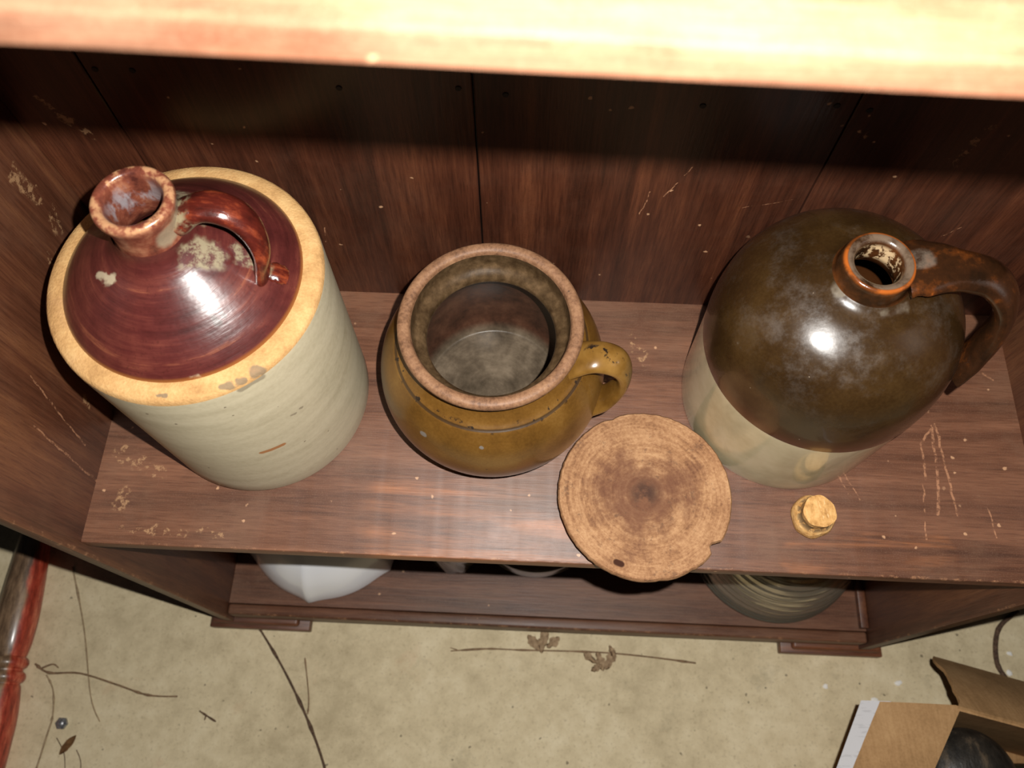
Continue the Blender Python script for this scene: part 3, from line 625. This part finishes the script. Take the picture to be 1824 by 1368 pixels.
def twig(pts, r0, r1, mat, label, nubs=.15, seed=0, name='twig', branches=(), lift=0.0):
    org = Vector((pts[0][0], pts[0][1], FZ))
    r0 *= .8; r1 *= .8
    P = [Vector((x, y, FZ+max(r0, r1)*.9+lift))-org for x, y in pts]
    vs, fs = tube(P, r0, r1, nubs=nubs, seed=seed)
    for bp, br in branches:
        v2, f2 = tube([Vector((x, y, FZ+r0*.9+lift))-org for x, y in bp], br, br*.5, seed=seed+1)
        k = len(vs); vs += v2; fs += [tuple(i+k for i in f) for f in f2]
    return finish(name, pymesh(name, vs, fs), mat, None, org, 60, label=label, category='twig')
twig([(-.355, -.012), (-.318, -.058), (-.280, -.114), (-.252, -.166), (-.243, -.20)], .0016, .0022, TWD, 'long straight dark twig running out from under the front foot', .2, 1)
twig([(-.293, -.045), (-.282, -.089), (-.2805, -.109)], .0009, .0011, TW, 'short thin knobbly twig beside the long dark twig', .35, 2)
twig([(-.608, .053), (-.574, -.022), (-.546, -.100), (-.528, -.128)], .0013, .0008, TWF, 'faint straight stem lying beside the red spindle', .05, 3)
twig([(-.622, -.0665), (-.602, -.076), (-.564, -.075), (-.516, -.086), (-.476, -.096), (-.440, -.096)], .0016, .0012, TW, 'wavy brown twig crossing the faint stem near the spindle', .2, 4, branches=[([(-.612, -.071), (-.600, -.066), (-.592, -.070)], .0012)], lift=.0022)
twig([(-.606, -.0785), (-.593, -.096), (-.586, -.124), (-.587, -.146), (-.590, -.185)], .0010, .0014, TWF, 'curved thin stem arching along the red spindle', .05, 5)
twig([(-.411, -.111), (-.389, -.122)], .0011, .0009, TWD, 'tiny dark twig fragment with a knob lying alone', .4, 6, branches=[([(-.402, -.115), (-.403, -.121)], .0012)])
tw7 = twig([(-.114, -.029), (-.07, -.0245), (-.026, -.024), (.064, -.0225), (.127, -.025), (.188, -.030)], .0010, .0013, TW, 'long thin twig with dried leaves lying along the bookcase front', .15, 7, branches=[([(-.106, -.0275), (-.115, -.025)], .0009)])
twig([(.594, .050), (.565, .026), (.556, -.013), (.569, -.040), (.590, -.075)], .0036, .0042, TWD, 'dark bent stick beside the cardboard box flap', 0, 8)
LEAF = twig_mat('dry_leaf', S(134, 110, 84), S(176, 150, 118)); LEAFB = twig_mat('brown_leaf', S(94, 66, 40), S(122, 88, 54))
def leaf_data(L_, W_, curl, lob=0.0, seed=0):
    rnd = random.Random(seed); n = 9; vs, fs = [], []
    for i in range(n+1):
        t = i/n; wd = W_*math.sin(PI*min(1, t*.96+.02))**.8*(1+lob*rnd.uniform(-1, 1))
        x = L_*(t-.5); z = curl*math.sin(PI*t)*.4
        vs += [Vector((x, -wd/2, z+curl*.6)), Vector((x, 0, z)), Vector((x, wd/2, z+curl*.6))]
    for i in range(n):
        for k in range(2): a = i*3+k; fs.append((a, a+3, a+4, a+1))
    m_ = len(vs); vs2 = [v-Vector((0, 0, .0004)) for v in vs]
    fs2 = [tuple(reversed([i+m_ for i in f])) for f in fs]
    rim = [i*3 for i in range(n+1)]+[n*3+1, n*3+2]+[i*3+2 for i in range(n-1, -1, -1)]+[1]
    fs3 = [(rim[i], rim[(i+1) % len(rim)], rim[(i+1) % len(rim)]+m_, rim[i]+m_) for i in range(len(rim))]
    return vs+vs2, fs+fs2+fs3
def leaf(name, xy, ang, L_, W_, mat, curl=.002, lob=0.0, parent=None, seed=0, tilt=0.0, **props):
    vs, fs = leaf_data(L_, W_, curl, lob, seed); R = Matrix.Rotation(ang, 3, 'Z') @ Matrix.Rotation(tilt, 3, 'X')
    vs = [R @ v for v in vs]; zmin = min(v.z for v in vs)
    vs = [v-Vector((0, 0, zmin)) for v in vs]
    loc = Vector((xy[0], xy[1], FZ+.0002))
    if parent: loc = loc-parent.location
    return finish(name, pymesh(name, vs, fs), mat, parent, loc, 60, **props)
for i, (x, y, an, l_, w_) in enumerate([(-.012, -.014, 2.3, .022, .012), (.001, -.008, 1.5, .024, .011), (.012, -.013, .7, .020, .011), (-.003, -.018, 1.8, .018, .010),
                                      (.058, -.030, 2.5, .020, .009), (.070, -.033, 1.9, .024, .010), (.083, -.031, 1.1, .026, .012), (.066, -.041, .5, .016, .009), (.085, -.022, 2.0, .018, .007)]):
    leaf('dried_leaf', (x, y), an, l_, w_, LEAF, .003, .35, tw7, i, .2*(i % 3-1))
leaf('fallen_leaf', (-.5595, -.155), .98, .026, .009, LEAFB, .0015, .12, None, 20, 0, label='small brown pointed leaf lying near the bolt head', category='leaf')
twig([(-.575, -.148), (-.562, -.164), (-.556, -.182)], .0007, .0006, TWD, 'hair-thin stem curving under the small brown leaf', 0, 21)
twig([(-.548, -.160), (-.540, -.172), (-.536, -.190)], .0007, .0006, TWD, 'hair-thin stem curving away from the leaf tip', 0, 22)
# bolt head
m = Mat('dull_steel', .4, .5); m.b.inputs['Metallic'].default_value = .7; a = m.noise(m.P, 300, 4); m.color(m.ramp(a, [(.35, S(110, 110, 112)), (.65, S(180, 180, 182))])); m.bump(a, .4, .0005)
bolt = thing('hex_bolt', 'small grey steel hex bolt head on the floor', 'bolt', (-.572, -.132, FZ))
lathe('hex_head', [(.0062, 0), (.0072, .0008), (.0072, .0045), (.0060, .0055), (.001, .0056)], m.m, bolt, n=6, cap1=True, smooth=20)
lathe('domed_top', spl([(.0044, .0054), (.0040, .0065), (.0022, .0074), (.0004, .0076)], 3), m.m, bolt, n=20, cap1=True, smooth=60)
# white chips
m = Mat('white_chip', .7, .3); m.color(S(250, 247, 240))
def chip(xy, r, seed, label, group=None):
    rnd = random.Random(seed); n = 8; vs, fs = [], []
    rad = [r*rnd.uniform(.6, 1.15) for _ in range(n)]
    for z, k in ((0, 1), (.0012, .9), (.0018, .5)):
        for i in range(n): a = 2*PI*i/n; vs.append((rad[i]*k*math.cos(a)*1.2, rad[i]*k*math.sin(a), z))
    for j in range(2):
        for i in range(n): k = (i+1) % n; fs.append((j*n+i, j*n+k, (j+1)*n+k, (j+1)*n+i))
    fs.append(tuple(reversed(range(n)))); fs.append(tuple(range(2*n, 3*n)))
    o = finish('paint_chip', pymesh('paint_chip', vs, fs), m.m, None, (xy[0], xy[1], FZ), None, label=label, category='chip')
    o['group'] = 'white chips scattered on the floor'
chip((.344, -.050), .0034, 1, 'white paint chip lying alone on open floor by the right foot')
chip((.433, -.042), .0040, 2, 'flat white paint chip between bookcase foot and box flap')
chip((.575, -.002), .0035, 3, 'small white chip at the bend of the dark stick')
chip((.570, -.024), .0042, 4, 'larger white chip against the side of the dark stick')
chip((.402, -.064), .0042, 5, 'white paint chip tucked beside the cardboard box corner')
